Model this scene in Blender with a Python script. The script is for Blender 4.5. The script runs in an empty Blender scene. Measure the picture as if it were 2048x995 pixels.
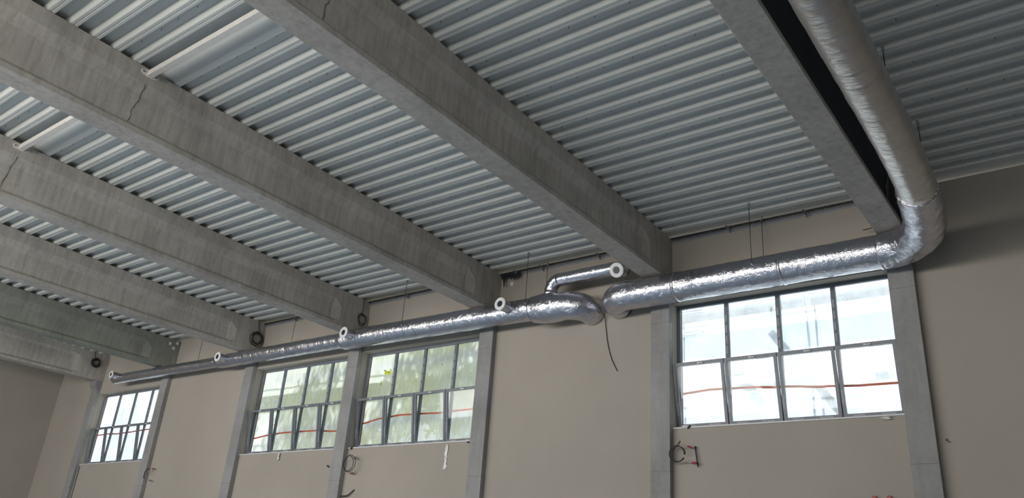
import bpy, math, random
from mathutils import Vector, Matrix, noise
random.seed(7)
PI = math.pi
C = bpy.context.scene.collection
SC = bpy.context.scene

# ------------------------------------------------------------------ materials
def new_mat(name):
    m = bpy.data.materials.new(name); m.use_nodes = True
    nt = m.node_tree; nt.nodes.clear()
    out = nt.nodes.new('ShaderNodeOutputMaterial')
    return m, nt, out
def N(nt, t, **kw):
    n = nt.nodes.new(t)
    for k, v in kw.items():
        if k in n.inputs: n.inputs[k].default_value = v
        else: setattr(n, k, v)
    return n
def L(nt, a, b): nt.links.new(a, b)
def coords(nt, scale=(1, 1, 1)):
    g = nt.nodes.new('ShaderNodeNewGeometry')
    mp = nt.nodes.new('ShaderNodeMapping'); mp.inputs['Scale'].default_value = scale
    L(nt, g.outputs['Position'], mp.inputs['Vector'])
    return mp.outputs['Vector']
def ramp(nt, fac, stops):
    r = nt.nodes.new('ShaderNodeValToRGB')
    el = r.color_ramp.elements
    while len(el) < len(stops): el.new(0.5)
    for e, (p, c) in zip(el, stops):
        e.position = p; e.color = (c[0], c[1], c[2], 1)
    L(nt, fac, r.inputs['Fac']); return r.outputs['Color']
def mixc(nt, fac, a, b, mode='MIX'):
    m = nt.nodes.new('ShaderNodeMix'); m.data_type = 'RGBA'; m.blend_type = mode
    if isinstance(fac, float): m.inputs[0].default_value = fac
    else: L(nt, fac, m.inputs[0])
    for s, v in ((6, a), (7, b)):
        if isinstance(v, tuple): m.inputs[s].default_value = (*v, 1)
        else: L(nt, v, m.inputs[s])
    return m.outputs[2]
def bump(nt, h, strength, dist=0.01, normal=None):
    b = nt.nodes.new('ShaderNodeBump'); b.inputs['Strength'].default_value = strength
    b.inputs['Distance'].default_value = dist
    L(nt, h, b.inputs['Height'])
    if normal is not None: L(nt, normal, b.inputs['Normal'])
    return b.outputs['Normal']
def simple(name, col, rough=0.6, metal=0.0, var=0.06, scale=6.0, bmp=0.0, spec=None):
    m, nt, out = new_mat(name)
    p = N(nt, 'ShaderNodeBsdfPrincipled', Roughness=rough, Metallic=metal)
    if spec is not None: p.inputs['Specular IOR Level'].default_value = spec
    v = coords(nt)
    n = N(nt, 'ShaderNodeTexNoise', Scale=scale, Detail=4.0); L(nt, v, n.inputs['Vector'])
    lo = tuple(c * (1 - var) for c in col); hi = tuple(min(1, c * (1 + var)) for c in col)
    L(nt, ramp(nt, n.outputs['Fac'], [(0.3, lo), (0.7, hi)]), p.inputs['Base Color'])
    if bmp: L(nt, bump(nt, n.outputs['Fac'], bmp), p.inputs['Normal'])
    L(nt, p.outputs[0], out.inputs[0]); return m

def concrete(name, base, streak=0.5, vertical=True):
    m, nt, out = new_mat(name)
    p = N(nt, 'ShaderNodeBsdfPrincipled', Roughness=0.75)
    p.inputs['Specular IOR Level'].default_value = 0.25
    v = coords(nt); n1 = N(nt, 'ShaderNodeTexNoise', Scale=0.7, Detail=6.0, Roughness=0.6); L(nt, v, n1.inputs['Vector'])
    n2 = N(nt, 'ShaderNodeTexNoise', Scale=9.0, Detail=6.0, Roughness=0.7); L(nt, v, n2.inputs['Vector'])
    vs = coords(nt, (5.0, 5.0, 0.55)); n3 = N(nt, 'ShaderNodeTexNoise', Scale=1.6, Detail=5.0, Roughness=0.7); L(nt, vs, n3.inputs['Vector'])
    d = tuple(c * 0.80 for c in base); h = tuple(min(1, c * 1.12) for c in base)
    c = ramp(nt, n1.outputs['Fac'], [(0.3, d), (0.7, h)])
    c = mixc(nt, 0.22, c, ramp(nt, n2.outputs['Fac'], [(0.3, (0.35, 0.35, 0.35)), (0.7, (0.62, 0.62, 0.62))]), 'OVERLAY')
    c = mixc(nt, streak, c, ramp(nt, n3.outputs['Fac'], [(0.32, (0.33, 0.32, 0.31)), (0.55, (0.5, 0.5, 0.5)), (0.75, (0.6, 0.6, 0.58))]), 'OVERLAY')
    vo = N(nt, 'ShaderNodeTexVoronoi', Scale=5.0); L(nt, v, vo.inputs['Vector'])
    pits = ramp(nt, vo.outputs['Distance'], [(0.02, (0.55, 0.55, 0.55)), (0.06, (1, 1, 1))])
    c = mixc(nt, 0.5, c, pits, 'MULTIPLY')
    L(nt, c, p.inputs['Base Color'])
    L(nt, bump(nt, n2.outputs['Fac'], 0.25, 0.01), p.inputs['Normal'])
    L(nt, p.outputs[0], out.inputs[0]); return m

def foil(name, tint=(0.63, 0.64, 0.70), crumple=0.5, rough=0.20, wr=None):
    m, nt, out = new_mat(name)
    p = N(nt, 'ShaderNodeBsdfPrincipled', Metallic=1.0, Roughness=rough)
    v = coords(nt)
    n1 = N(nt, 'ShaderNodeTexNoise', Scale=3.5, Detail=5.0, Roughness=0.6); L(nt, v, n1.inputs['Vector'])
    vo = N(nt, 'ShaderNodeTexVoronoi', Scale=9.0); vo.feature = 'DISTANCE_TO_EDGE'
    dist = N(nt, 'ShaderNodeTexNoise', Scale=5.0, Detail=3.0); L(nt, v, dist.inputs['Vector'])
    wv = mixc(nt, 0.5, v, dist.outputs['Color']); L(nt, wv, vo.inputs['Vector'])
    n3 = N(nt, 'ShaderNodeTexNoise', Scale=26.0, Detail=4.0, Roughness=0.6); L(nt, v, n3.inputs['Vector'])
    crease = ramp(nt, vo.outputs['Distance'], [(0.0, (0, 0, 0)), (0.07, (1, 1, 1))])
    nb = bump(nt, n1.outputs['Fac'], crumple, 0.03)
    mask = ramp(nt, n1.outputs['Fac'], [(0.44, (1, 1, 1)), (0.56, (0, 0, 0))])
    cm = mixc(nt, mask, (1.0, 1.0, 1.0), crease)
    cs = 0.5
    nb = bump(nt, cm, crumple * cs, 0.012, nb)
    nb = bump(nt, n3.outputs['Fac'], crumple * 0.5, 0.010, nb)
    if wr:
        va = coords(nt, wr); n4 = N(nt, 'ShaderNodeTexNoise', Scale=1.0, Detail=4.0, Roughness=0.55, Distortion=0.6); L(nt, va, n4.inputs['Vector'])
        fold = ramp(nt, n4.outputs['Fac'], [(0.46, (0, 0, 0)), (0.50, (1, 1, 1)), (0.54, (0, 0, 0))])
        nb = bump(nt, n4.outputs['Fac'], 0.55, 0.03, nb); nb = bump(nt, fold, 0.35, 0.008, nb)
    L(nt, nb, p.inputs['Normal'])
    d = tuple(c * 0.88 for c in tint)
    L(nt, ramp(nt, n1.outputs['Fac'], [(0.3, d), (0.7, tint)]), p.inputs['Base Color'])
    rr = N(nt, 'ShaderNodeMapRange'); L(nt, n1.outputs['Fac'], rr.inputs[0])
    rr.inputs[3].default_value = rough - 0.05; rr.inputs[4].default_value = rough + 0.10
    L(nt, rr.outputs[0], p.inputs['Roughness'])
    L(nt, p.outputs[0], out.inputs[0]); return m

def plaster(name, base):
    m, nt, out = new_mat(name)
    p = N(nt, 'ShaderNodeBsdfPrincipled', Roughness=0.85); p.inputs['Specular IOR Level'].default_value = 0.2
    v = coords(nt)
    n1 = N(nt, 'ShaderNodeTexNoise', Scale=0.35, Detail=4.0); L(nt, v, n1.inputs['Vector'])
    n2 = N(nt, 'ShaderNodeTexNoise', Scale=60.0, Detail=3.0); L(nt, v, n2.inputs['Vector'])
    d = tuple(c * 0.94 for c in base); h = tuple(c * 1.05 for c in base)
    L(nt, ramp(nt, n1.outputs['Fac'], [(0.3, d), (0.7, h)]), p.inputs['Base Color'])
    L(nt, bump(nt, n2.outputs['Fac'], 0.15, 0.003), p.inputs['Normal'])
    L(nt, p.outputs[0], out.inputs[0]); return m

def film_mat(name, rough, lo, hi, rshare):
    m, nt, out = new_mat(name)
    v = coords(nt)
    n = N(nt, 'ShaderNodeTexNoise', Scale=1.6, Detail=4.0); L(nt, v, n.inputs['Vector'])
    vs = coords(nt, (2.4, 2.4, 0.7)); w = N(nt, 'ShaderNodeTexNoise', Scale=2.2, Detail=5.0, Roughness=0.65, Distortion=1.4); L(nt, vs, w.inputs['Vector'])
    nb = bump(nt, w.outputs['Fac'], 0.7, 0.05)
    tr = N(nt, 'ShaderNodeBsdfTransparent'); tr.inputs[0].default_value = (0.95, 0.97, 1, 1)
    tl = N(nt, 'ShaderNodeBsdfTranslucent'); tl.inputs[0].default_value = (0.78, 0.82, 0.88, 1); L(nt, nb, tl.inputs['Normal'])
    gl = N(nt, 'ShaderNodeBsdfGlossy', Roughness=0.25); L(nt, nb, gl.inputs['Normal'])
    mx = nt.nodes.new('ShaderNodeMixShader')
    mr = N(nt, 'ShaderNodeMapRange'); L(nt, n.outputs['Fac'], mr.inputs[0]); mr.inputs[1].default_value = 0.3; mr.inputs[2].default_value = 0.7
    mr.inputs[3].default_value = lo; mr.inputs[4].default_value = hi
    rf = N(nt, 'ShaderNodeBsdfRefraction', Roughness=rough, IOR=1.12); rf.inputs[0].default_value = (.95, .97, 1, 1); L(nt, nb, rf.inputs['Normal'])
    m3 = nt.nodes.new('ShaderNodeMixShader'); m3.inputs[0].default_value = rshare; L(nt, tr.outputs[0], m3.inputs[1]); L(nt, rf.outputs[0], m3.inputs[2])
    L(nt, mr.outputs[0], mx.inputs[0]); L(nt, m3.outputs[0], mx.inputs[1]); L(nt, tl.outputs[0], mx.inputs[2])
    m2 = nt.nodes.new('ShaderNodeMixShader'); m2.inputs[0].default_value = 0.06
    L(nt, mx.outputs[0], m2.inputs[1]); L(nt, gl.outputs[0], m2.inputs[2])
    L(nt, m2.outputs[0], out.inputs[0]); return m

def glass_mat():
    m, nt, out = new_mat('window_glass')
    tr = N(nt, 'ShaderNodeBsdfTransparent'); tr.inputs[0].default_value = (0.93, 0.96, 0.96, 1)
    gl = N(nt, 'ShaderNodeBsdfGlossy', Roughness=0.03)
    fr = nt.nodes.new('ShaderNodeLayerWeight'); fr.inputs[0].default_value = 0.5
    pw = N(nt, 'ShaderNodeMath', operation='POWER'); L(nt, fr.outputs['Facing'], pw.inputs[0]); pw.inputs[1].default_value = 4.0
    ad = N(nt, 'ShaderNodeMath', operation='MULTIPLY_ADD'); L(nt, pw.outputs[0], ad.inputs[0]); ad.inputs[1].default_value = 0.2; ad.inputs[2].default_value = 0.012
    mx = nt.nodes.new('ShaderNodeMixShader'); L(nt, ad.outputs[0], mx.inputs[0])
    L(nt, tr.outputs[0], mx.inputs[1]); L(nt, gl.outputs[0], mx.inputs[2]); L(nt, mx.outputs[0], out.inputs[0]); return m

def leaf_mat():
    m, nt, out = new_mat('leaves')
    v = coords(nt); n = N(nt, 'ShaderNodeTexNoise', Scale=1.3, Detail=4.0); L(nt, v, n.inputs['Vector'])
    c = ramp(nt, n.outputs['Fac'], [(0.3, (0.32, 0.40, 0.05)), (0.5, (0.72, 0.72, 0.14)), (0.7, (0.88, 0.74, 0.22))])
    d = nt.nodes.new('ShaderNodeBsdfDiffuse'); t = nt.nodes.new('ShaderNodeBsdfTranslucent')
    L(nt, c, d.inputs[0]); L(nt, c, t.inputs[0])
    mx = nt.nodes.new('ShaderNodeMixShader'); mx.inputs[0].default_value = 0.5
    L(nt, d.outputs[0], mx.inputs[1]); L(nt, t.outputs[0], mx.inputs[2]); L(nt, mx.outputs[0], out.inputs[0]); return m

M_BEAM = concrete('precast_concrete', (0.41, 0.39, 0.36), 0.6)
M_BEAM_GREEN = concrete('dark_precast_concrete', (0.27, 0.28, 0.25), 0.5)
M_COL = concrete('column_concrete', (0.285, 0.285, 0.285), 0.3)
M_WALL = plaster('beige_plaster', (0.355, 0.326, 0.286))
M_DECK = simple('painted_steel_deck', (0.54, 0.55, 0.525), rough=0.5, var=0.03, scale=1.2, spec=0.3)
M_SCREW = simple('dark_screw', (0.03, 0.03, 0.035), rough=0.5)
M_FOIL = foil('aluminium_foil', wr=(5.0, 5.0, 2.2))
M_FOIL2 = foil('aluminium_foil_smooth', (0.66, 0.64, 0.63), 0.22, 0.30, (1.6, 9.0, 1.6))
M_TAPE = foil('foil_tape', (0.72, 0.72, 0.75), 0.5, 0.2)
M_WHITE = simple('white_plastic', (0.70, 0.72, 0.72), rough=0.45)
M_PAINTSTEEL = simple('white_painted_steel', (0.66, 0.64, 0.60), rough=0.5)
M_DARK = simple('black_cavity', (0.01, 0.012, 0.03), rough=0.4)
M_GALV = simple('galvanised_steel', (0.38, 0.40, 0.42), rough=0.42, metal=0.8)
M_RAIL = simple('grey_steel_angle', (0.27, 0.29, 0.31), rough=0.5, metal=0.3)
M_RUBBER = simple('black_rubber', (0.015, 0.015, 0.018), rough=0.5)
M_RED = simple('red_plastic', (0.30, 0.035, 0.03), rough=0.4)
M_TUBEGREY = simple('grey_conduit', (0.35, 0.34, 0.33), rough=0.5)
M_FRAME = simple('grey_window_frame', (0.145, 0.162, 0.19), rough=0.4, var=0.08, scale=14)
M_STICK = simple('pale_protective_tape', (0.32, 0.33, 0.36), rough=0.5)
M_SILL = simple('white_sill', (0.62, 0.63, 0.65), rough=0.4)
M_GLASS = glass_mat()
M_FILM = film_mat('clouded_plastic_film', .10, .40, .58, .3); M_FILM2 = film_mat('milky_plastic_film', .4, .52, .70, .6)
M_ORANGE = simple('orange_tape', (0.62, 0.12, 0.06), rough=0.45)
M_CLEAR = simple('torn_clear_film', (0.62, 0.62, 0.60), rough=0.25)
M_FLOOR = simple('dusty_concrete_floor', (0.42, 0.52, 0.66), rough=0.7, var=0.1, scale=0.8)
M_LEAF = leaf_mat()
M_BARK = simple('bark', (0.12, 0.09, 0.06), rough=0.8)
M_SCAF = simple('scaffold_steel', (0.22, 0.24, 0.28), rough=0.45, metal=0.5)
M_PLANK = simple('scaffold_board', (0.32, 0.35, 0.40), rough=0.7)
M_GROUND = simple('gravel_ground', (0.36, 0.34, 0.31), rough=0.9, scale=3, var=0.15)
M_BLACKSHEET = simple('gap_darkening_sheet', (0.032, 0.038, 0.048), rough=0.75, spec=0.1)

# ------------------------------------------------------------------ mesh helpers
class MB:
    def __init__(s): s.v = []; s.f = []; s.sm = []
    def add(s, vs, fs, smooth=False):
        o = len(s.v); s.v += [tuple(p) for p in vs]
        s.f += [tuple(i + o for i in f) for f in fs]; s.sm += [smooth] * len(fs); return s
    def box(s, x0, x1, y0, y1, z0, z1, M=None):
        vs = [Vector((x, y, z)) for x in (x0, x1) for y in (y0, y1) for z in (z0, z1)]
        if M is not None: vs = [M @ p for p in vs]
        return s.add(vs, [(0, 1, 3, 2), (4, 6, 7, 5), (0, 4, 5, 1), (2, 3, 7, 6), (0, 2, 6, 4), (1, 5, 7, 3)])
    def loft(s, rings, closed=True, caps=True, smooth=False):
        n = len(rings[0]); vs = [p for r in rings for p in r]; fs = []
        for i in range(len(rings) - 1):
            for j in range(n if closed else n - 1):
                a = i * n + j; b = i * n + (j + 1) % n
                fs.append((a, b, b + n, a + n))
        s.add(vs, fs, smooth)
        if caps and closed:
            s.add(rings[0], [tuple(range(n - 1, -1, -1))]); s.add(rings[-1], [tuple(range(n))])
        return s
    def tube(s, pts, r, n=10, caps=True, disp=None, smooth=True):
        pts = [Vector(p) for p in pts]; R = r if isinstance(r, (list, tuple)) else [r] * len(pts)
        rings = []; up = None
        for i, p in enumerate(pts):
            t = (pts[min(i + 1, len(pts) - 1)] - pts[max(i - 1, 0)]).normalized()
            if up is None:
                up = Vector((0, 0, 1)) if abs(t.z) < 0.9 else Vector((0, 1, 0))
            u = (up - t * up.dot(t)).normalized(); w = t.cross(u); up = u
            ring = []
            for k in range(n):
                a = 2 * PI * k / n; d = u * math.cos(a) + w * math.sin(a)
                q = p + d * R[i]
                if disp: q = q + d * disp(q, i, a)
                ring.append(q)
            rings.append(ring)
        return s.loft(rings, True, caps, smooth)
    def cyl(s, p0, p1, r, n=16, smooth=True): return s.tube([p0, p1], r, n, True, None, smooth)
    def disc_ring(s, c, ax, r0, r1, t, n=28):      # flat annulus with thickness
        c = Vector(c); ax = Vector(ax).normalized(); u = ax.orthogonal().normalized(); w = ax.cross(u)
        def ring(r, o): return [c + ax * o + (u * math.cos(2 * PI * k / n) + w * math.sin(2 * PI * k / n)) * r for k in range(n)]
        rr = [ring(r0, 0), ring(r1, 0), ring(r1 * 1.0, t * 0.6), ring((r0 + r1) / 2, t), ring(r0, t * 0.8), ring(r0, 0)]
        return s.loft(rr, True, False, True)
    def build(s, name, mat, parent=None, loc=None, bevel=0.0, kind=None, label=None, cat=None, group=None, rot=None):
        me = bpy.data.meshes.new(name); me.from_pydata(s.v, [], s.f)
        me.polygons.foreach_set('use_smooth', s.sm); me.update()
        import bmesh
        bm = bmesh.new(); bm.from_mesh(me); bmesh.ops.remove_doubles(bm, verts=bm.verts, dist=1e-5)
        bmesh.ops.recalc_face_normals(bm, faces=bm.faces); bm.to_mesh(me); bm.free()
        me.materials.append(mat)
        o = bpy.data.objects.new(name, me); C.objects.link(o)
        if parent: o.parent = parent
        if loc: o.location = loc
        if rot: o.rotation_euler = rot
        if bevel:
            b = o.modifiers.new('bevel', 'BEVEL'); b.width = bevel; b.segments = 2; b.limit_method = 'ANGLE'; b.angle_limit = 0.7
        tag(o, label, cat, group, kind); return o
def tag(o, label=None, cat=None, group=None, kind=None):
    if label: o['label'] = label
    if cat: o['category'] = cat
    if group: o['group'] = group
    if kind: o['kind'] = kind
    return o
def empty(name, loc, label, cat, group=None, rot=None, kind=None):
    o = bpy.data.objects.new(name, None); C.objects.link(o); o.location = loc; o.empty_display_size = 0.1
    if rot: o.rotation_euler = rot
    return tag(o, label, cat, group, kind)
def copy_tree(o, parent=None):
    c = o.copy(); C.objects.link(c); c.parent = parent
    for ch in list(o.children): copy_tree(ch, c)
    return c

# ------------------------------------------------------------------ dimensions
XC = [0.0, -5.944, -11.873, -17.860, -23.883, -29.988, -36.209]     # column lines
ZB, ZT, SL = 9.62, 10.88, 0.0195                                       # beam soffit, beam top at the wall, roof slope
HW, CW, CD = 0.29, 0.268, 0.185
XE, XR, YB = -40.30, 12.30, -24.6
ZS, ZH = 5.67, 9.01                                                    # window sill and head
WT = 0.45
def roof(y): return ZT + SL * abs(y)

# ------------------------------------------------------------------ setting
MB().box(XE - .4, XR + .4, YB - .4, WT, -0.3, 0.0).build('floor', M_FLOOR, kind='structure')
def wall_with_openings(name, ya, yb, opens, x0, x1, ztop):
    m = MB(); x = x0
    for (a, b) in sorted(opens):
        m.box(x, a, ya, yb, 0, ztop); m.box(a, b, ya, yb, 0, ZS); m.box(a, b, ya, yb, ZH, ztop); x = b
    m.box(x, x1, ya, yb, 0, ztop)
    return m.build(name, M_WALL, kind='structure')
BAYS = [(0, 1), (2, 3), (3, 4), (5, 6)]
opens = [(XC[b] + CW, XC[a] - CW) for a, b in BAYS]
wall_with_openings('wall_back', 0.0, WT, opens, XE - .4, XR + .4, 10.93)
back_opens = [(XC[i + 1] + CW, XC[i] - CW) for i in range(6)] + [(0 + CW, 6 - CW)]  # last opening added to let light into the right bay
wall_with_openings('wall_front', YB - WT, YB, back_opens, XE - .4, XR + .4, 11.45)
MB().box(XE - .4, XE, YB, 0, 0, 11.5).build('wall_left', M_WALL, kind='structure')
MB().box(XR, XR + .4, YB, 0, 0, 11.5).build('wall_right', M_WALL, kind='structure')

# trapezoidal steel deck ---------------------------------------------------
PITCH, FL, SW, DP = 0.444, 0.138, 0.052, 0.135
def deck():
    prof = []      # (y, dz) from the wall outwards
    edges = [-11.54 + PITCH * k for k in range(27)]
    edges = sorted(edges, reverse=True)                      # flange edge nearest the wall
    def rib(e):
        prof.extend([(e + SW + .006, DP), (e + SW - .002, DP - .006), (e + .004, .008), (e - .006, 0), (e - FL * .38, 0), (e - FL * .44, .006), (e - FL * .56, .006), (e - FL * .62, 0), (e - FL + .004, 0), (e - FL - .006, .008), (e - FL - SW + .002, DP - .006), (e - FL - SW - .006, DP)])
    prof.append((0.3, DP))
    for e in edges[:-1]:
        if e < -0.05: rib(e)
    e = edges[-1]
    prof.extend([(e + SW, DP), (e, 0), (e - FL * .9, 0.003), (e - FL - 0.30, DP)])
    e = -12.46
    while e > YB - 0.3:
        rib(e); e -= PITCH
    prof.append((YB - .4, DP))
    vs = []; fs = []
    x0, x1 = XE - .4, XR + .4
    for (y, d) in prof:
        z = roof(y) + d + 0.004 if y < 0 else ZT + d
        vs += [(x0, y, z), (x1, y, z)]
    for i in range(len(prof) - 1): fs.append((2 * i, 2 * i + 1, 2 * i + 3, 2 * i + 2))
    n = len(vs); ya, yb = prof[0][0], prof[-1][0]
    vs += [(x0, ya, ZT + .35), (x1, ya, ZT + .35), (x0, yb, roof(yb) + .35), (x1, yb, roof(yb) + .35)]
    fs += [(n, n + 2, n + 3, n + 1), (0, n, n + 1, 1), (n - 2, n - 1, n + 3, n + 2)]
    o = MB().add(vs, fs).build('ceiling', M_DECK, kind='structure')
    m = MB(); k = 0
    e = -0.88
    while e > -13:
        if k % 3 == 0:
            x = -35.0
            while x < 5:
                xx = x + random.uniform(-.05, .05)
                z = roof(e)
                m.cyl((xx, e + .012, z + .03), (xx, e + .012, z - random.choice((.012, .018, .03))), .006, 5); x += .62
        e -= PITCH; k += 1
    m.build('deck_screw', M_SCREW, o, kind='stuff')
    return o
deck()

# concrete beams ------------------------------------------------------------
def beam(n, x, label, mat, joint=-12.3):
    rings = []
    def sec(y, rec):
        ex = 1 if n == 6 else 0
        top = roof(y) - ZB - 0.002 + .10 * ex; web = 10.255 + SL * abs(y) - ZB + .24 * ex
        pts = [(HW, 0), (HW, .11), (HW - rec, .20), (HW - rec, web), (HW, web + (.26 if not ex else .12)), (HW, top)]
        pts = [(a, b) for a, b in pts]
        full = pts + [(-a, b) for a, b in reversed(pts)]
        return [Vector((a, y, b)) for a, b in full]
    ys = [(-.005, 0), (-1.28, 0), (-1.62, .085), (-4, .085), (-8, .085), (joint, .085), (-16, .085), (-20, .085), (YB + 1.6, .085), (YB + 1.3, 0), (YB + .005, 0)]
    rings = [sec(y, r) for y, r in ys]
    m = MB().loft(rings)
    o = m.build('concrete_beam', mat, loc=(x, 0, ZB), bevel=0.012, label=label, cat='beam', group='precast concrete roof beams')
    # casting joint: a thin raised fin across the web
    for s in (1, -1):
        f = MB(); w = HW - .085
        zt = 10.255 + SL * 12.3 - ZB; rj = random.Random(int(-x) + s)
        f.tube([(s * (w + .001), joint + rj.uniform(-.03, .03) + .10 * (k / 9 - .5), .2 + (zt - .2) * k / 9) for k in range(10)], [rj.uniform(.004, .011) for k in range(10)], 6)
        f.tube([(s * (w + .001 + .09 * k / 3), joint + .05 + rj.uniform(-.02, .02), zt + .24 * k / 3) for k in range(4)], .006, 6)
        f.build('casting_seam', M_SEAM, o)
    return o
M_SEAM = simple('dark_joint_line', (0.10, 0.085, 0.06), rough=0.9)
blabels = ['pale grey soffit concrete beam running right beside the big foil duct at the right',
           'wide concrete beam landing above the gap where the two foil ducts enter the wall',
           'long concrete beam with stained web, ending over the pillar right of the plastic-wrapped middle window',
           'concrete beam landing on the pillar between the two neighbouring middle windows, black cable coil at its end',
           'concrete beam landing left of the middle windows, large loose black cable coil at its wall end',
           'dark greenish concrete beam with three small white stickers at its wall end',
           'bright sunlit concrete beam farthest away, grey cable coil at its wall end']
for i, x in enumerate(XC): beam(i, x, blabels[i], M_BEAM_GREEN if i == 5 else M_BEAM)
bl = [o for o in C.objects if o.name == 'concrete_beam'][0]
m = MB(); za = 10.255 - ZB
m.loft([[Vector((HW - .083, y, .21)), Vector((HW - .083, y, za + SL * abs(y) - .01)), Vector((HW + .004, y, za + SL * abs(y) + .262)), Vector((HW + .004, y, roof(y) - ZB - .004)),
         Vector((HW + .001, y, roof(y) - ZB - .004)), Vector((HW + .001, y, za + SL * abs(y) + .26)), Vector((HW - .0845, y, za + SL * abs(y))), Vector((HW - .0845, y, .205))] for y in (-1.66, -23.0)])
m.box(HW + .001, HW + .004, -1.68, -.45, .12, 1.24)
m.build('gap_darkening_sheet', M_BLACKSHEET, bl, label='black sheet added to darken the gap beside the duct')  # sheet added on the beam side so the gap beside the duct goes dark
beam(7, 6.0, 'concrete beam beyond the right edge, over the bay right of the foil duct', M_BEAM)

# columns -------------------------------------------------------------------
def column(x, label):
    m = MB()
    m.box(-CW, CW, -CD, -0.002, 0.0, ZB - .42)
    z = ZB - .002
    sec = [(-CD, ZB - .42), (-CD, ZB - .40), (-.33, ZB - .24), (-.33, z), (-.002, z), (-.002, ZB - .42)]
    m.loft([[Vector((s * (CW - .003), y, zz)) for y, zz in sec] for s in (-1, 1)])
    # back block joining corbel and wall
    o = m.build('concrete_column', M_COL, loc=(x, 0, 0), bevel=.008, label=label, cat='column', group='concrete wall columns')
    for zz in (4.62, 8.45):
        MB().box(-CW - .001, CW + .001, -CD - .0015, -.003, zz, zz + .006).build('casting_seam', M_SEAM, o)
    return o
clabels = ['grey concrete column at the right side of the largest window, under the duct elbow',
           'grey concrete column at the left side of the largest window, below the black dangling cable',
           'grey concrete column at the right side of the window with torn yellow film hole',
           'grey concrete column between the two neighbouring middle windows, cable ring on its edge',
           'grey concrete column at the left side of the green-tinted middle window',
           'grey concrete column at the right side of the farthest window, red cable ends on it',
           'narrow-looking concrete column at the left side of the farthest window']
for x, l in zip(XC, clabels): column(x, l)
column(6.0, 'concrete column beyond the right edge of the window wall')

# windows -------------------------------------------------------------------
FY0, FY1 = 0.30, 0.385
def window(idx, a, b):
    x0, x1 = XC[b] + CW + .004, XC[a] - CW - .004
    W = x1 - x0; H0, H1 = ZS + .035, ZH - .004; T0, T1 = 7.36, 7.45
    root = empty('window_%d' % idx, (x0, FY0, ZS), None, None, kind='structure')
    def P(m, name, mat, par=root, **k):
        o = m.build(name, mat, par, **k); return o
    cx = [0, W * .2535, W * .502, W * .7505, W]
    fw = .085
    m = MB(); z0 = H0 - ZS; z1 = H1 - ZS; t0 = T0 - ZS; t1 = T1 - ZS; d = FY1 - FY0
    m.box(0, fw, 0, d, z0, z1); m.box(W - fw, W, 0, d, z0, z1)
    m.box(fw, W - fw, 0, d, z1 - fw, z1); m.box(fw, W - fw, 0, d, z0, z0 + .07); m.box(fw, W - fw, 0, d, t0, t1)
    P(m, 'frame', M_FRAME, bevel=.006)
    for i in (1, 2, 3):
        c = cx[i]; m = MB(); m.box(c - .055, c + .055, .004, d - .004, t1, z1 - fw); m.box(c - .045, c + .045, .004, d - .004, z0 + .07, t0)
        mu = P(m, 'mullion', M_FRAME, bevel=.005)
        m = MB(); z = t1 + .1
        while z < z1 - .35:
            m.box(c - .028, c + .012, -.0015, .004, z, z + .20); z += .28
        m.build('protective_tape', M_STICK, mu)
    m = MB()
    for i in range(4):
        pa = MB().box(cx[i] + (.085 if i == 0 else .055), cx[i + 1] - (.085 if i == 3 else .055), .045, .053, t1, z1 - fw)
        P(pa, 'pane', M_GLASS)
    for i in range(4):
        m.box(cx[i] + .3, cx[i] + .62, -.0015, .002, t0 + .03, t0 + .07); m.box(cx[i] + .85, cx[i] + 1.05, -.0015, .002, t0 + .03, t0 + .07)
    P(m, 'protective_tape', M_STICK)
    # four bottom-hung sashes tilted into the room
    th = math.radians(8.2)
    for i in range(4):
        sx0 = cx[i] + (.035 if i == 0 else .012); sx1 = cx[i + 1] - (.035 if i == 3 else .012)
        hz = z0 + .045; hgt = t0 + .02 - hz
        M = Matrix.Translation((0, 0.0, hz)) @ Matrix.Rotation(th, 4, 'X')
        f = .075; m = MB(); y0, y1 = -.06, 0.0
        m.box(sx0, sx0 + f, y0, y1, 0, hgt, M); m.box(sx1 - f, sx1, y0, y1, 0, hgt, M)
        m.box(sx0 + f, sx1 - f, y0, y1, 0, f + .01, M); m.box(sx0 + f, sx1 - f, y0, y1, hgt - f, hgt, M)
        sa = P(m, 'sash', M_FRAME, bevel=.005)
        MB().box(sx0 + f, sx1 - f, -.035, -.027, f + .01, hgt - f, M).build('pane', M_GLASS, sa)
        h = MB().box((sx0 + sx1) / 2 - .015, (sx0 + sx1) / 2 + .015, -.085, -.06, hgt - f + .01, hgt - .02, M)
        h.box((sx0 + sx1) / 2 - .015, (sx0 + sx1) / 2 + .13, -.10, -.082, hgt - f + .015, hgt - .035, M)
        h.build('handle', M_WHITE, sa, bevel=.003)
        m = MB()
        for s in (sx0 + .010, sx1 - .022):
            top = M @ Vector((s + .006, 0, hgt * .62)); bot = Vector((s + .006, .03, hz + hgt * .62 + .06))
            m.tube([top, bot], .006, 6)
        m.build('stay_arm', M_GALV, sa)
        m = MB().box(sx0 + .2, sx0 + .45, y0 - .0015, y0, .03, .06, M).box(sx1 - .5, sx1 - .2, y0 - .0015, y0, .03, .06, M)
        m.box(sx0 + .012, sx0 + .045, y0 - .0015, y0, .3, .62, M)
        m.build('protective_tape', M_STICK, sa)
    P(MB().box(-.003, W + .003, -FY0 - .035, d - .01, 0.0, .034), 'sill', M_SILL, bevel=.004)
    return x0, x1
wins = []
for k, (a, b) in enumerate(BAYS): wins.append(window(k + 1, a, b))

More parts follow.
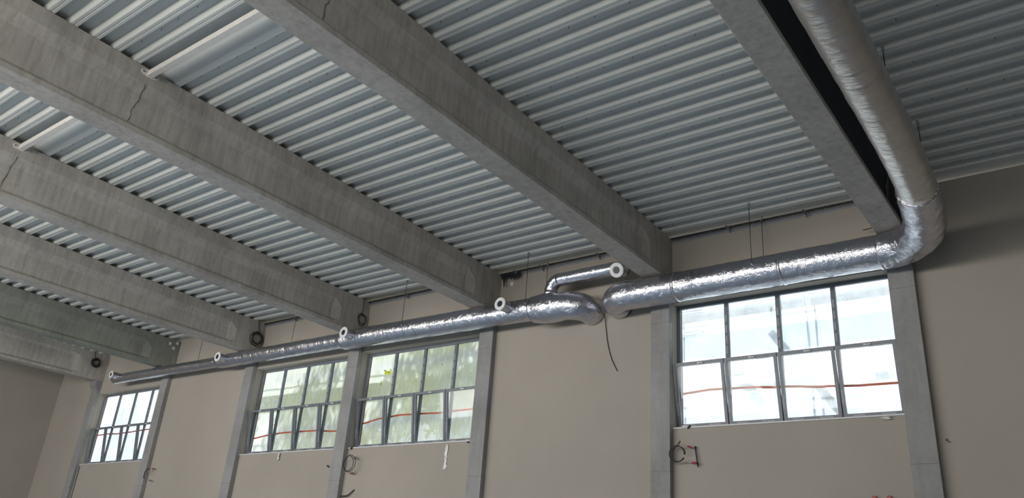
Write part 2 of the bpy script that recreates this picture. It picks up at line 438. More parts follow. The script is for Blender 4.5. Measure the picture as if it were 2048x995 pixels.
# film stretched outside with tape ------------------------------------------
tape_z = [[6.66, 6.71, 6.68, 6.62, 6.55, 6.50, 6.49], [6.60, 6.72, 6.78, 6.76, 6.73, 6.76, 6.78], [6.38, 6.46, 6.51, 6.50, 6.49, 6.42, 6.34], [7.12, 7.14, 7.10, 7.12, 7.15, 7.17, 7.15]]
wname = ['largest window at the right', 'middle window beside the blank wall', 'green-tinted window left of the middle', 'farthest window at the left']
for k, (x0, x1) in enumerate(wins):
    nx, nz = 90, 56; vs = []; fs = []
    hole = k == 1
    for j in range(nz + 1):
        for i in range(nx + 1):
            u, w = i / nx, j / nz
            x = x0 - .03 + (x1 - x0 + .06) * u; z = ZS - .02 + (ZH - ZS + .04) * w
            e = min(1, 6 * min(u, 1 - u, w, 1 - w))
            y = .475 + e * (.035 * noise.noise(Vector((x * 1.1, z * 1.7, k * 9))) + .018 * noise.noise(Vector((x * 4 + z * 2.5, z * 2, k))) - .02)
            vs.append((x, y, z))
    for j in range(nz):
        for i in range(nx):
            if hole and (i in (13, 14, 15, 16, 17) and j in (43, 44) or (i in (12, 13, 17) and j == 45) or (i == 11 and j in (37, 38)) or (i == 56 and j == 44)): continue
            fs.append((j * (nx + 1) + i, j * (nx + 1) + i + 1, (j + 1) * (nx + 1) + i + 1, (j + 1) * (nx + 1) + i))
    MB().add(vs, fs, True).build('plastic_sheet', M_FILM if k in (0, 3) else M_FILM2, label='clouded plastic sheet stretched outside the ' + wname[k], cat='plastic sheet', group='plastic sheets over the windows')
    m = MB(); zz = tape_z[k]; n = 48; a = []; b = []
    for i in range(n + 1):
        u = i / n; x = x0 + (x1 - x0) * u; t = u * 6; q = min(5, int(t)); f = t - q; f = f * f * (3 - 2 * f)
        z = zz[q] * (1 - f) + zz[q + 1] * f + .006 * noise.noise(Vector((x * 6, 0, k)))
        a.append((x, .435, z - .028)); b.append((x, .433, z + .028))
    m.loft([[Vector(p) for p in a], [Vector(p) for p in b]], False, False)
    m.loft([[Vector((p[0], p[1] + .004, p[2])) for p in a], [Vector((p[0], p[1] + .004, p[2])) for p in b]], False, False)
    m.build('orange_tape', M_ORANGE, label='orange tape band running across the lower panes of the ' + wname[k], cat='tape', group='orange tape bands')
    m = MB().box(x0 - .01, x0 + .088, .405, .41, ZS, ZH).box(x0, x1, .405, .41, ZH - .075, ZH + .0).box(x1 - .09, x1 + .01, .405, .41, ZS, ZH).box(x0, x1, .405, .41, ZS, ZS + .10)
    m.build('edge_tape', M_ORANGE, label='orange tape border sealing the sheet edge of the ' + wname[k], cat='tape', group='orange tape borders')

# ------------------------------------------------------------------ foil ducts
def crinkle(amp, sc, seams=(), axis=0):
    def d(q, i, a):
        v = q * sc
        r = amp * (noise.noise(v) + .55 * (0.5 - abs(noise.noise(v * 2.3))) * 1.4)
        r += amp * .5 * noise.noise(v * 5.1)
        s = q[axis]
        for (p, w, h) in seams: r += h * math.exp(-((s - p) / w) ** 2)
        return r
    return d
def path_x(x0, x1, y, z0, z1, step=.035):
    n = max(2, int(abs(x1 - x0) / step)); return [Vector((x0 + (x1 - x0) * i / n, y, z0 + (z1 - z0) * i / n)) for i in range(n + 1)]
def arc(c, r, a0, a1, z0, z1, n=34):
    return [Vector((c[0] + r * math.cos(a0 + (a1 - a0) * i / n), c[1] + r * math.sin(a0 + (a1 - a0) * i / n), z0 + (z1 - z0) * i / n)) for i in range(n + 1)]
def seams(a, b, st, w=.014, h=-.009, jit=.12):
    out = []; x = a + st * .5
    while x < b: out.append((x + random.uniform(-jit, jit), w, h)); x += st
    return out

# right duct: wall -> along the window wall -> elbow -> along the beam
RD = empty('foil_duct', (-6.7, -.65, 9.2), 'thick foil-wrapped duct above the largest window, turning up along the right beam', 'duct')
off = Vector(RD.location)
def loc(pts, o=off): return [p - o for p in pts]
rm = .385
p1 = arc((-6.72, -.15), .50, PI, 1.5 * PI, 9.17, 9.17, 20)          # from wall, curving to +x
p1 = [Vector((-7.22, .0, 9.17)), Vector((-7.22, -.07, 9.17))] + p1
def smooth(pts, n=5):
    P = [Vector(p) for p in pts]; out = []
    for i in range(len(P) - 1):
        q0, q1, q2, q3 = P[max(i - 1, 0)], P[i], P[i + 1], P[min(i + 2, len(P) - 1)]
        for k in range(n):
            t = k / n; out.append(.5 * ((2 * q1) + (-q0 + q2) * t + (2 * q0 - 5 * q1 + 4 * q2 - q3) * t * t + (-q0 + 3 * q1 - 3 * q2 + q3) * t ** 3))
    return out + [P[-1]]
p2 = path_x(-6.70, -.20, -.65, 9.17, 9.20)
p3 = smooth([(-.20, -.65, 9.20), (.18, -.72, 9.20), (.52, -.98, 9.20), (.76, -1.38, 9.205), (.90, -1.95, 9.21), (.985, -2.6, 9.21), (1.04, -3.3, 9.215)], 14)
path = p1 + p2[1:] + p3[1:]
def make_wrap(name, pts, rad, mat, amp, sc, ss, axis, par, o, n=64, **k):
    d = crinkle(amp, sc, ss, axis)
    oo = Vector(o)
    m = MB().tube([p - oo for p in pts], rad, n, True, (lambda q, i, a: d(q + oo, i, a)))
    return m.build(name, mat, par, **k)
make_wrap('wall_run', path[:len(p1) + len(p2) - 1], rm, M_FOIL, .010, 2.6, seams(-6.4, 0, 1.15), 0, RD, off)
rr = [rm + .025 - (rm - .345) * (i / (len(p3) - 1)) ** 2.5 for i in range(len(p3))]
make_wrap('elbow', p3, rr, M_FOIL, .020, 3.6, [], 0, RD, off)
p4 = [Vector((1.14 - .10 * math.exp(-i * .03 / 1.1), -3.28 - i * .03, 9.215 + i * .03 * .004)) for i in range(int(16.6 / .03))]
make_wrap('beam_run', p4, [.345 + .006 * math.exp(-i / 20) for i in range(len(p4))], M_FOIL2, .007, 2.2, seams(-19.7, -3.4, .34, .010, -.010), 1, RD, off, n=72)
def tape_ring(par, c, ax, r, w, o):
    m = MB(); c = Vector(c) - Vector(o); ax = Vector(ax).normalized()
    m.tube([c - ax * w / 2, c - ax * w / 2 * .98, c + ax * w / 2 * .98, c + ax * w / 2], [r - .012, r, r, r - .012], 48, False)
    return m.build('joint_tape', M_TAPE, par)
for x in (-5.2, -2.45, -.25): tape_ring(RD, (x, -.65, 9.185), (1, 0, 0), rm + .011, .075, off)
for y in (-13.1,): tape_ring(RD, (1.14, y, 9.21), (0, 1, 0), .353, .075, off)

# left duct
LD = empty('foil_duct', (-8.1, -.65, 9.25), 'long foil-wrapped duct stepping thinner along the wall, with jet nozzles', 'duct')
ol = Vector(LD.location)
pa = [Vector((-8.12, 0, 9.12)), Vector((-8.12, -.05, 9.12))] + [Vector((-8.66 + .54 * math.cos(t), -.11 - .54 * math.sin(t), 9.12 + .06 * (t / (PI / 2)))) for t in [i / 22 * PI / 2 for i in range(23)]]
pb = path_x(-8.70, -9.75, -.65, 9.18, 9.24)
ra = [.385] * len(pa) + [.385 + .05 * math.sin(PI * min(1, i / (len(pb) - 2))) for i in range(len(pb))]
make_wrap('thick_wall_bend', pa + pb, ra, M_FOIL, .020, 2.7, [], 0, LD, ol)
make_wrap('middle_run', path_x(-9.70, -17.86, -.65, 9.26, 9.31), .332, M_FOIL, .010, 2.7, seams(-17.5, -10, 1.1, .02, -.012), 0, LD, ol)
pc = path_x(-17.80, -18.16, -.65, 9.31, 9.315, .03)
make_wrap('reducer', pc, [.325 - .055 * min(1, i / (len(pc) * .7)) for i in range(len(pc))], M_FOIL, .014, 3, [], 0, LD, ol)
make_wrap('thin_run', path_x(-18.12, -25.2, -.65, 9.315, 9.32), .268, M_FOIL, .008, 2.8, seams(-25, -18.3, .9, .02, -.012), 0, LD, ol, n=48)
pc = path_x(-25.15, -25.5, -.65, 9.32, 9.33, .03)
make_wrap('reducer', pc, [.262 - .05 * min(1, i / (len(pc) * .7)) for i in range(len(pc))], M_FOIL, .012, 3, [], 0, LD, ol, n=48)
make_wrap('end_run', path_x(-25.46, -33.45, -.65, 9.33, 9.36), .212, M_FOIL, .006, 2.8, seams(-33, -25.6, 1.2, .02, -.008), 0, LD, ol, n=40)
# riser and branch
BD = empty('branch_duct', (-9.17, -.68, 9.55), 'slim foil branch duct rising off the thick duct and running to a white jet nozzle', 'duct')
ob = Vector(BD.location)
pr = [Vector((-9.17, -.68, 9.52)), Vector((-9.17, -.68, 9.66))] + [Vector((-8.85 - .32 * math.cos(t), -.68 - .04 * t, 9.66 + .32 * math.sin(t))) for t in [i / 18 * PI / 2 for i in range(1, 19)]]
make_wrap('riser_bend', pr, [.20, .195] + [.19] * 18, M_FOIL, .012, 4.5, [], 0, BD, ob, n=40)
make_wrap('branch_run', path_x(-8.86, -7.0, -.745, 9.98, 9.99), .185, M_FOIL, .005, 3.5, [(-8.3, .02, -.01), (-7.3, .02, -.008)], 0, BD, ob, n=40)
make_wrap('nozzle_bend', [Vector((-7.03, -.745, 9.99)), Vector((-6.98, -.75, 9.985)), Vector((-6.93, -.78, 9.97)), Vector((-6.89, -.84, 9.93))], [.186, .187, .187, .187], M_FOIL, .004, 5, [], 0, BD, ob, n=40)

# jet nozzles (one prototype, copied) -------------------------------------------
def nozzle(locn, label, scale=1.0, length=.50, rot=None):
    r = empty('jet_nozzle', locn, label, 'air nozzle', 'white jet nozzles on the foil ducts', rot=rot)
    r.scale = (scale, scale, scale)
    m = MB().tube([(0, length, 0), (0, length * .6, 0), (0, length * .2, 0), (0, .012, 0)], [.168, .165, .160, .157], 32, True, crinkle(.006, 7))
    m.build('foil_sleeve', M_FOIL, r)
    rg = MB().loft([[Vector((rr * math.cos(2 * PI * k / 40), yy, rr * math.sin(2 * PI * k / 40))) for k in range(40)]
                    for rr, yy in [(.150, .05), (.188, .03), (.197, .012), (.195, -.004), (.180, -.014), (.160, -.010), (.150, -.016), (.118, -.020), (.095, -.012), (.090, .05)]], True, False, True)
    rg.build('outer_ring', M_WHITE, r)
    cv = MB().loft([[Vector((rr * math.cos(2 * PI * k / 32), yy, rr * math.sin(2 * PI * k / 32))) for k in range(32)] for rr, yy in [(.0905, -.006), (.088, .06), (.07, .10), (.03, .11)]], True, True, True)
    cv.build('dark_bore', M_DARK, r)
    return r
n0 = nozzle((-10.46, -1.38, 9.29), 'white-ringed jet nozzle on the duct at the concrete column right of the middle window', 1.0)
def noz(locn, label, s, rot=None):
    c = copy_tree(n0); c.location = locn; c.scale = (s, s, s); c['label'] = label
    if rot: c.rotation_euler = rot
    return c
noz((-17.23, -1.31, 9.32), 'white-ringed jet nozzle where the duct narrows above the pillar between two windows', 1.0)
noz((-24.58, -1.24, 9.30), 'white-ringed jet nozzle at the second narrowing of the duct, left of the green-tinted window', .98)
noz((-32.95, -1.14, 9.42), 'small jet nozzle at the far left end of the long duct', .88)
noz((-6.83, -.98, 9.83), 'white-ringed jet nozzle at the end of the slim branch duct, under the wide beam', 1.05, (math.radians(20), 0, math.radians(4)))
n0.children[0].scale = (1, 1, 1)

# hanger rods --------------------------------------------------------------------
def rod(x, y, zb, label, zt=None, duct='a'):
    zt = zt if zt else roof(y) + .01
    r = empty('hanger_rod', (x, y, zt), label, 'hanger rod', 'threaded rods holding the ducts')
    MB().cyl((0, 0, -.03), (0, 0, zb - zt), .0085, 8).build('rod', M_RUBBER, r)
    m = MB().box(-.02, .02, -.03, .03, -.10, 0.0).cyl((0, 0, -.13), (0, 0, -.10), .016, 6)
    m.build('deck_clip', M_GALV, r)
    m = MB().cyl((0, 0, zb - zt - .02), (0, 0, zb - zt + .02), .02, 8)
    m.build('lower_nut', M_GALV, r)
rod(-3.06, -1.06, 9.28, 'long thin rod from deck to duct front above the largest window', None)
rod(-3.05, -.24, 9.28, 'shorter thin rod behind the duct above the largest window')
rod(-9.80, -1.04, 9.32, 'thin rod dropping to the duct just right of the torn black flap')
rod(-9.68, -.20, 9.36, 'thin rod just left of the branch duct riser')
rod(-14.80, -1.0, 9.35, 'thin rod to the duct above the window with the torn yellow film hole')
rod(-21.30, -.33, 9.34, 'thin rod to the duct above the green-tinted window', 10.88)
rod(-27.35, -.39, 9.36, 'thin rod to the far thin duct, left of the second nozzle step', 10.88)
rod(1.17, -5.55, 9.585, 'short black rod right of the big duct, upper of two')
rod(1.17, -2.85, 9.585, 'short black rod right of the big duct, lower of two near the elbow')

# steel rail with toothed edge along the wall top ---------------------------------
def rail(x0, x1, brs, label, zoff=0.0):
    r = empty('wall_rail', (x0, 0, 10.80), label, 'steel rail', 'steel rails at the wall top')
    Lx = x1 - x0
    MB().box(0, Lx, -.075, -.004, -.005, .005).box(0, Lx, -.012, -.002, -.05, .0).build('angle', M_RAIL, r)
    m = MB(); x = 0.02
    m.box(0, Lx, -.105, -.080, .055, .082)
    while x < Lx - .03:
        m.box(x, x + .035, -.10, -.085, .008, .055); x += .07
    m.build('toothed_strip', M_SCREW, r, kind=None)
    for bx in brs:
        b = bx - x0; mm = MB()
        mm.box(b - .03, b + .03, -.30, -.07, .012, .022); mm.box(b - .03, b - .02, -.30, -.075, -.03, .02)
        sec = [(-.30, .012), (-.30, -.035), (-.12, -.13), (-.075, -.13), (-.075, .012)]
        mm.loft([[Vector((b + s, y, z)) for y, z in sec] for s in (.02, .03)])
        mm.build('bracket', M_RAIL, r, bevel=.002)
rail(XC[1] + HW, XC[0] - HW, (-3.97, -1.98), 'steel rail with two brackets above the largest window')
rail(XC[2] + HW, XC[1] - HW, (-7.92, -9.92, -10.9), 'steel rail with brackets on the wall over the branch duct')
rail(XC[3] + HW, XC[2] - HW, (-15.6,), 'steel rail with one bracket above the window with the yellow film hole')
rail(XC[4] + HW, XC[3] - HW, (-21.55,), 'short-looking steel rail with one bracket above the green-tinted window')

# ridge tubes between beams ----------------------------------------------------------
def strut(xa, xb, label):
    r = empty('strut_tube', (xa, -12.22, 11.0), label, 'steel tube', 'square steel tubes between the beams')
    Lx = xb - xa
    MB().box(.015, Lx - .015, -.065, .065, -.065, .065).build('square_tube', M_PAINTSTEEL, r, bevel=.008)
    for px, s in ((0.008, 1), (Lx - .008, -1)):
        m = MB(); n = 24
        ring = []
        for k in range(n):
            a = 2 * PI * k / n; yy = .20 * math.copysign(abs(math.cos(a)) ** 1.0, math.cos(a)); zz = .082 * math.copysign(abs(math.sin(a)) ** .75, math.sin(a)); ring.append((yy, zz))
        m.loft([[Vector((px - .008, y, z)) for y, z in ring], [Vector((px + .008, y, z)) for y, z in ring]])
        pl = m.build('end_plate', M_PAINTSTEEL, r, bevel=.002)
        for yy in (-.145, .145):
            MB().cyl((px + s * .008, yy, 0), (px + s * .028, yy, 0), .028, 6, False).cyl((px + s * .02, yy, 0), (px + s * .05, yy, 0), .013, 10).build('bolt', M_GALV, pl)
strut(XC[2] + HW, XC[1] - HW, 'white painted square steel tube between two beams, the larger one near the top')
strut(XC[3] + HW, XC[2] - HW, 'white painted square steel tube between two beams, the smaller one at the left edge')

# cable coils ----------------------------------------------------------------------
def coil(x, y, z, r, label, turns=4, tail=None, wires=.011, mat=M_RUBBER, seed=0):
    rnd = random.Random(seed); o = Vector((x, y, z))
    pts = []; n = 26
    for t in range(turns):
        rx = r * rnd.uniform(.78, 1.1); rz = r * rnd.uniform(.78, 1.1); dx = rnd.uniform(-.25, .25) * r; dz = rnd.uniform(-.25, .25) * r
        for k in range(n): pts.append(Vector((.04 + .012 * t + .01 * math.sin(k), dx + rx * math.cos(2 * PI * k / n), dz + rz * math.sin(2 * PI * k / n))))
    m = MB().tube([Vector((pts[0].x, .1 * r, r * .9))] * 0 + pts, wires, 7)
    if tail: m.tube([Vector((.03, a, b)) for a, b in tail], wires * .9, 7)
    return m.build('cable_coil', mat, loc=o, label=label, cat='cable coil', group='cable coils hung on the beam ends')
coil(XC[3] + HW, -.36, 10.12, .20, 'small black cable coil on the beam end over the pillar between two middle windows', 3, [(.03, .78), (.0, .72), (.05, .4), (.0, .2)], .012, seed=1)
coil(XC[4] + HW, -.36, 10.14, .25, 'large loose black cable coil on the beam end left of the green-tinted window', 5, [(-.02, .76), (.02, .5), (.12, .28), (.05, .2)], .013, seed=5)
coil(XC[6] + HW, -.62, 10.40, .19, 'dark grey cable coil on the bright beam end at the far left', 7, [(-.15, .5), (-.1, .3), (.0, .18)], .016, seed=9)

# stickers on dark beam
for k, (y, z, l) in enumerate([(-.50, 10.66, 'white square sticker at the left on the dark greenish beam end'), (-.17, 10.76, 'white square sticker nearest the wall on the dark greenish beam end'), (-.30, 10.50, 'white square sticker hanging lowest on the dark greenish beam end')]):
    MB().box(0, .012, -.06, .06, -.06, .06).build('sticker', M_WHITE, loc=(XC[5] + HW + .002, y, z), bevel=.003, label=l, cat='sticker', group='white stickers on the dark beam')

# switch box, torn flap --------------------------------------------------------------
sw = empty('junction_box', (-11.14, -.002, 10.50), 'small square white junction box on the wall under the torn black flap', 'junction box')
MB().box(-.055, .055, -.03, 0, -.055, .055).build('body', M_WHITE, sw, bevel=.006)
MB().box(-.035, .035, -.036, -.03, -.035, .035).build('cover', M_WHITE, sw, bevel=.003)
m = MB(); rnd = random.Random(3)
for k in range(9):
    x = -11.46 + k * .082; ln = rnd.uniform(.15, .26) if k != 1 else .44
    a = Vector((x, -.14, 10.80)); b = Vector((x + rnd.uniform(0, .09), -.15 - rnd.uniform(0, .05), 10.80 - ln))
    w = .048 if k != 1 else .034
    m.loft([[a + Vector((-w, 0, 0)), a + Vector((w, 0, 0)), a + Vector((w, .012, 0)), a + Vector((-w, .012, 0))], [(a + b) / 2 + Vector((-w * .9, -.02, 0)), (a + b) / 2 + Vector((w * .9, -.01, 0)), (a + b) / 2 + Vector((w, .01, 0)), (a + b) / 2 + Vector((-w, .0, 0))],
            [b + Vector((-w * .3, 0, 0)), b + Vector((w * .3, 0, 0)), b + Vector((w * .3, .006, 0)), b + Vector((-w * .3, .006, 0))]])
m2 = [(v[0] + 11.15, v[1] + .14, v[2] - 10.80) for v in m.v]; m.v = m2
m.build('torn_flap', M_RUBBER, loc=(-11.15, -.14, 10.80), label='ragged black torn membrane flap hanging at the wall top beside the dark beam end', cat='torn membrane')

# dangling cable
pts = [(-7.69, -.34, 8.98), (-7.69, -.10, 8.90), (-7.70, -.03, 8.70), (-7.67, -.022, 8.45), (-7.635, -.02, 8.23), (-7.60, -.02, 8.05), (-7.53, -.02, 7.80), (-7.44, -.02, 7.58), (-7.30, -.02, 7.32)]
b = Vector(pts[1])
MB().tube([p - b for p in smooth(pts)], .011, 8).build('dangling_cable', M_RUBBER, loc=b, label='thin black cable dangling down the blank wall between the two duct ends', cat='cable')

# conduit stubs with red ends ---------------------------------------------------------
def stub(x, z, dx, dz, label, L0=.28, mat=M_TUBEGREY):
    r = empty('conduit_stub', (x, -.002, z), label, 'conduit stub', 'wall conduit stubs with red ends')
    a = Vector((0, 0, 0)); b = Vector((dx * .6, -.10, dz * .6)); c = Vector((dx, -.16, dz))
    MB().tube([a, b], .013, 10).build('tube', mat, r)
    MB().tube([b, b + (c - b) * .15, c - (c - b) * .1, c], [.017, .024, .024, .014], 10).build('red_end', M_RED, r)
stub(-5.42, 5.27, .30, -.10, 'grey conduit stub with red end, upper one left below the largest window')
stub(-5.35, 4.84, .36, -.04, 'grey conduit stub with red end, lower one left below the largest window')
stub(-17.25, 5.36, .25, -.06, 'red-ended stub at the top of the cable ring on the pillar between two windows')
stub(-17.40, 4.86, .35, -.03, 'red-ended stub at the bottom of the cable ring on the pillar between two windows')
stub(-29.60, 5.33, .40, -.02, 'upper red-ended stub beside the column right of the farthest window')
stub(-29.62, 4.86, .42, -.04, 'lower red-ended stub beside the column right of the farthest window')
def wall_ring(x, z, r, label, a0=0, a1=2 * PI, seed=0, y=-.05, turns=2, wr=.012, mat=M_RUBBER):
    rnd = random.Random(seed); m = MB()
    for t in range(turns):
        n = 30; rr = r * rnd.uniform(.93, 1.05); dx = rnd.uniform(-.03, .03)
        m.tube([Vector((dx + rr * math.cos(a0 + (a1 - a0) * k / n), -.012 * t + .01 * math.sin(k * .7), rr * 1.02 * math.sin(a0 + (a1 - a0) * k / n))) for k in range(n + 1)], wr, 7)
    m.build('cable_ring', mat, loc=(x, y, z), label=label, cat='cable ring', group='cable rings hanging on the window wall')
wall_ring(-5.47, 5.02, .19, 'black cable ring on the wall left below the largest window', -.1, 5.75, 1, y=-.20)
wall_ring(-17.20, 5.14, .255, 'black cable ring on the pillar between the two middle windows', -.2, 6.1, 2, y=-.23)
wall_ring(-29.45, 5.05, .24, 'thin dark cable loop on the column right of the farthest window', 1.2, 3.9, 3, y=-.22, wr=.011)
wall_ring(-29.38, 5.22, .14, 'small grey cable loop between red stubs right of the farthest window', 0, 2 * PI, 4, y=-.12, wr=.008, mat=M_TUBEGREY)
def cable(pts, r, label, mat=M_RUBBER, name='cable_stub'):
    b = Vector(pts[0]); MB().tube([p - b for p in smooth(pts)], r, 8).build(name, mat, loc=b, label=label, cat='cable')
cable([(-5.08, -.01, 5.20), (-5.07, -.05, 5.19), (-5.04, -.07, 5.02), (-5.02, -.07, 4.88), (-5.0, -.065, 4.72)], .018, 'short thick black cable end hanging right of the cable ring by the largest window')
cable([(-5.49, -.005, 5.37), (-5.52, -.04, 5.30), (-5.57, -.09, 5.20), (-5.60, -.15, 5.13)], .010, 'thin black lead above the cable ring left below the largest window')
cable([(-17.55, -.10, 4.12), (-17.35, -.09, 4.13), (-17.2, -.07, 4.16), (-17.05, -.04, 4.28), (-17.0, -.005, 4.33)], .020, 'short bent black cable near the bottom edge beside the pillar between two windows')
cable([(-18.52, -.005, 5.13), (-18.47, -.04, 5.14), (-18.42, -.05, 5.10), (-18.38, -.04, 5.09)], .020, 'tiny black hook on the wall left of the pillar between two windows')
cable([(-.66, -.24, 9.985), (-.56, -.24, 9.99), (-.46, -.24, 10.0), (-.33, -.235, 10.0)], .012, 'tiny dark wire end sticking out from the right beam end above the duct')
# small fixture and hole on right wall
fx = empty('wall_hook', (.43, -.002, 5.10), 'tiny grey hook plug on the blank wall right of the right column', 'hook')
MB().cyl((0, 0, .02), (0, -.03, .02), .02, 10).build('plug', M_RUBBER, fx)
MB().tube([(0, 0, -.01), (.01, -.04, -.02), (.03, -.05, -.03), (.045, -.04, -.02)], .012, 8).build('hook', M_GALV, fx)
for x, l in ((-1.06, 'left of two red round knobs at the bottom edge under the largest window'), (-.77, 'right of two red round knobs at the bottom edge under the largest window')):
    r = empty('red_knob', (x, -.002, 3.97), l, 'valve knob', 'red knobs under the largest window')
    MB().tube([(0, -.03, 0), (0, -.035, 0), (0, -.075, 0), (0, -.085, 0)], [.035, .05, .05, .035], 18).build('knob', M_RED, r)
    MB().cyl((0, 0, 0), (0, -.032, 0), .018, 10).build('stem', M_GALV, r)

# torn plastic and tape remnants --------------------------------------------------------
def scrap(x, z, w, h, label, seed, y=-.012, name='plastic_scrap', cat='plastic scrap'):
    rnd = random.Random(seed); nx, nz = 4, 14; vs = []; fs = []
    for j in range(nz + 1):
        c = rnd.uniform(-.25, .25) * w; ww = w * rnd.uniform(.5, 1.0)
        for i in range(nx + 1): vs.append((c + ww * (i / nx - .5), rnd.uniform(-.012, .006), -h * j / nz))
    for j in range(nz):
        for i in range(nx): fs.append((j * (nx + 1) + i, j * (nx + 1) + i + 1, (j + 1) * (nx + 1) + i + 1, (j + 1) * (nx + 1) + i))
    o = MB().add(vs, fs, True).build(name, M_CLEAR, loc=(x, y, z), label=label, cat=cat)
    s = o.modifiers.new('thick', 'SOLIDIFY'); s.thickness = .002
scrap(-13.17, 5.62, .14, .75, 'crumpled clear plastic strip hanging below the sill of the middle window', 1)
scrap(-.66, 5.655, .20, .06, 'torn bit of film under the right end of the largest window sill', 2, -.05)
scrap(-5.35, 5.74, .20, .05, 'white crumpled film scrap on the left end of the largest window sill', 3, -.04)
scrap(-21.2, 5.66, .12, .26, 'torn tape end hanging from the sill of the green-tinted window', 4, -.05)
cable([(-5.26, -.04, 5.66), (-5.22, -.055, 5.70), (-5.17, -.05, 5.72)], .022, 'small dark lump on the left part of the largest window sill', name='sill_lump')
cable([(-17.42, -.04, 5.64), (-17.38, -.055, 5.69), (-17.34, -.05, 5.70)], .026, 'small dark lump on the left part of the middle window sill', name='sill_lump')
cable([(-12.36, -.04, 5.64), (-12.30, -.055, 5.645), (-12.24, -.05, 5.65)], .020, 'small dark peg at the right end of the middle window sill', name='sill_lump')

# downpipe-like strip on far column right side
MB().tube([(0, 0, 0), (0.02, 0, 1.5), (0, 0, 3.2), (.01, 0, 5.6)], .022, 10, True, crinkle(.02, 6)).build('sealant_strip', M_STICK, loc=(-35.88, -.05, 0.0), label='crumpled pale blue sealing strip beside the farthest column, below the farthest window', cat='sealing strip')

# ------------------------------------------------------------------ outside
MB().box(XE - 60, XR + 40, WT, 120, -1.2, -1.0).build('ground', M_GROUND, kind='structure')
def scaffold(x0, x1, y, label, extra=None, zs=(4.9, 7.05, 9.2)):
    r = empty('scaffold', (x0, y, -1.0), label, 'scaffold', 'scaffolds outside the windows')
    x = 0.0; W = x1 - x0
    while x <= W + .01:
        for yy in (0, .75): MB().cyl((x, yy, 0), (x, yy, 11.4), .03, 8).build('upright', M_SCAF, r)
        x += W / 2
    for z in zs:
        MB().box(-.2, W + .2, .05, .68, z + 1, z + 1.05).build('board', M_PLANK, r)
        for h in (.5, 1.0): MB().cyl((0, .78, z + 1 + h), (W, .78, z + 1 + h), .022, 8).build('guard_rail', M_SCAF, r)
    if extra: extra(r)
    return r
def diag(r):
    MB().cyl((2.7, .4, 9.5), (4.9, .4, 6.4), .11, 12).build('diagonal_brace', M_PLANK, r)
    m = MB().tube([(-.2, -.1, 10.25), (.9, -.1, 10.25), (1.0, -.1, 10.29), (.9, -.1, 10.35), (-.2, -.1, 10.32)], .025, 8); m.build('ledger_frame', M_SCAF, r)
    m = MB().tube([(-.2, -.1, 9.55), (.9, -.1, 9.55), (1.0, -.1, 9.59), (.9, -.1, 9.65), (-.2, -.1, 9.62)], .025, 8); m.build('ledger_frame', M_SCAF, r)
scaffold(-6.4, 1.16, 1.5, 'steel scaffold with diagonal brace outside the largest window', diag)
scaffold(-25.0, -11.6, 1.7, 'steel scaffold with boards outside the two middle windows')
# trees
def tree(x, y, h, r, label, seed):
    rnd = random.Random(seed); t = empty('leafy_tree', (x, y, -1.0), label, 'tree', 'sunlit trees outside the middle windows')
    MB().tube([(0, 0, 0), (.1, 0, h * .35), (.0, .1, h * .7)], [.22, .17, .08], 10).build('trunk', M_BARK, t)
    vs = []; fs = []
    for k in range(8000):
        d = Vector((rnd.gauss(0, 1), rnd.gauss(0, 1), rnd.gauss(0, 1))).normalized() * (rnd.random() ** .45) * r
        p = Vector((0, 0, h * .66)) + Vector((d.x, d.y, d.z * 1.25)); 
        if noise.noise(p * .8 + Vector((seed * 7, 0, 0))) < -.30: continue
        a = Vector((rnd.gauss(0, 1), rnd.gauss(0, 1), rnd.gauss(0, 1))).normalized(); b = a.orthogonal().normalized()
        s = rnd.uniform(.12, .26); o = len(vs)
        vs += [p - a * s, p - b * s * .5, p + a * s, p + b * s * .5]; fs.append((o, o + 1, o + 2, o + 3))
    MB().add(vs, fs).build('crown', M_LEAF, t)
tree(-25.2, 6.5, 17.5, 3.6, 'yellow-green tree seen dimly through the right panes of the green-tinted window', 1)
tree(-31.5, 8.5, 18.0, 3.8, 'yellow-green tree seen dimly through the left panes of the green-tinted window', 2)
tree(-18.3, 7.0, 17.5, 3.2, 'yellow-green tree seen dimly through the left panes of the middle window', 4)
tree(-13.0, 5.6, 18.0, 2.8, 'yellow-green tree out of view, added to shade the middle window from the sun', 5)  # out of view; placed so its crown shades the middle window's right panes

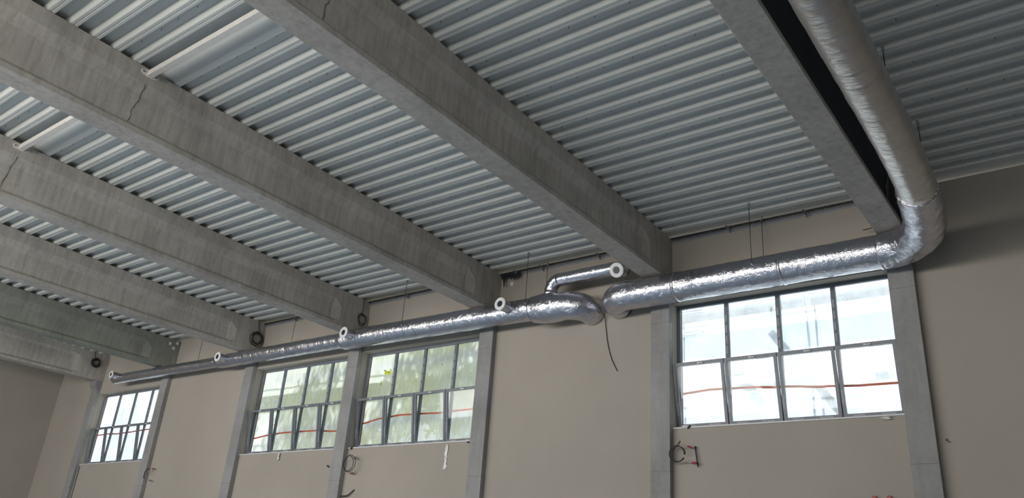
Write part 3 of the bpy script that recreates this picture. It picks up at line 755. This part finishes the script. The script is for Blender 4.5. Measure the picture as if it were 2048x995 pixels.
# ------------------------------------------------------------------ light
w = bpy.data.worlds.new('daylight'); SC.world = w; w.use_nodes = True
nt = w.node_tree; nt.nodes.clear()
o = nt.nodes.new('ShaderNodeOutputWorld'); bg = nt.nodes.new('ShaderNodeBackground'); L(nt, bg.outputs[0], o.inputs[0])
tc = nt.nodes.new('ShaderNodeTexCoord'); sp = nt.nodes.new('ShaderNodeSeparateXYZ'); L(nt, tc.outputs['Generated'], sp.inputs[0])
L(nt, ramp(nt, sp.outputs['Z'], [(0.0, (0.95, 0.98, 1.0)), (0.6, (0.72, 0.86, 1.0))]), bg.inputs[0]); bg.inputs[1].default_value = 1.55
sun = bpy.data.lights.new('sun', 'SUN'); sun.energy = 5.0; sun.angle = .02; sun.color = (1, .95, .86)
so = bpy.data.objects.new('sun', sun); C.objects.link(so); so.rotation_euler = (Vector((.22, .70, .68))).to_track_quat('Z', 'Y').to_euler()
BW = [.6, .9, 1.1, 1.1, 1.1, 1.2, .28]  # fill strength per unseen front-wall opening; last lamp added to brighten right bay
for k, (a, b) in enumerate(back_opens):
    li = bpy.data.lights.new('window_daylight_fill', 'AREA'); li.shape = 'RECTANGLE'; li.size = b - a - .1; li.size_y = ZH - ZS - .1
    li.energy = 620 * BW[k]; li.color = (1.0, .955, .89)
    lo = bpy.data.objects.new('window_daylight_fill', li); C.objects.link(lo); lo.location = ((a + b) / 2, YB - WT + .1, (ZS + ZH) / 2)
    lo.rotation_euler = (math.radians(90 + 0), 0, 0)      # fill lamp aimed level into the hall

# ------------------------------------------------------------------ camera
F, YAW, PIT, ROL = 1596.28, -38.3737, 23.2892, 4.4605
y_, p_, r_ = [math.radians(v) for v in (YAW, PIT, ROL)]
fw = Vector((math.sin(y_) * math.cos(p_), math.cos(y_) * math.cos(p_), math.sin(p_)))
rt = Vector((math.cos(y_), -math.sin(y_), 0)); up = rt.cross(fw)
R1 = rt * math.cos(r_) + up * math.sin(r_); U1 = -rt * math.sin(r_) + up * math.cos(r_)
cam = bpy.data.cameras.new('camera'); cam.sensor_width = 36; cam.lens = F / 2048 * 36; cam.clip_end = 500
co = bpy.data.objects.new('camera', cam); C.objects.link(co)
M = Matrix((( R1.x, U1.x, -fw.x, 3.3361), (R1.y, U1.y, -fw.y, -18.4397), (R1.z, U1.z, -fw.z, 1.6), (0, 0, 0, 1)))
co.matrix_world = M
SC.camera = co
SC.view_settings.view_transform = 'Standard'; SC.view_settings.look = 'None'
SC.view_settings.gamma = 1.0; SC.view_settings.use_curve_mapping = False; SC.view_settings.exposure = 0.22
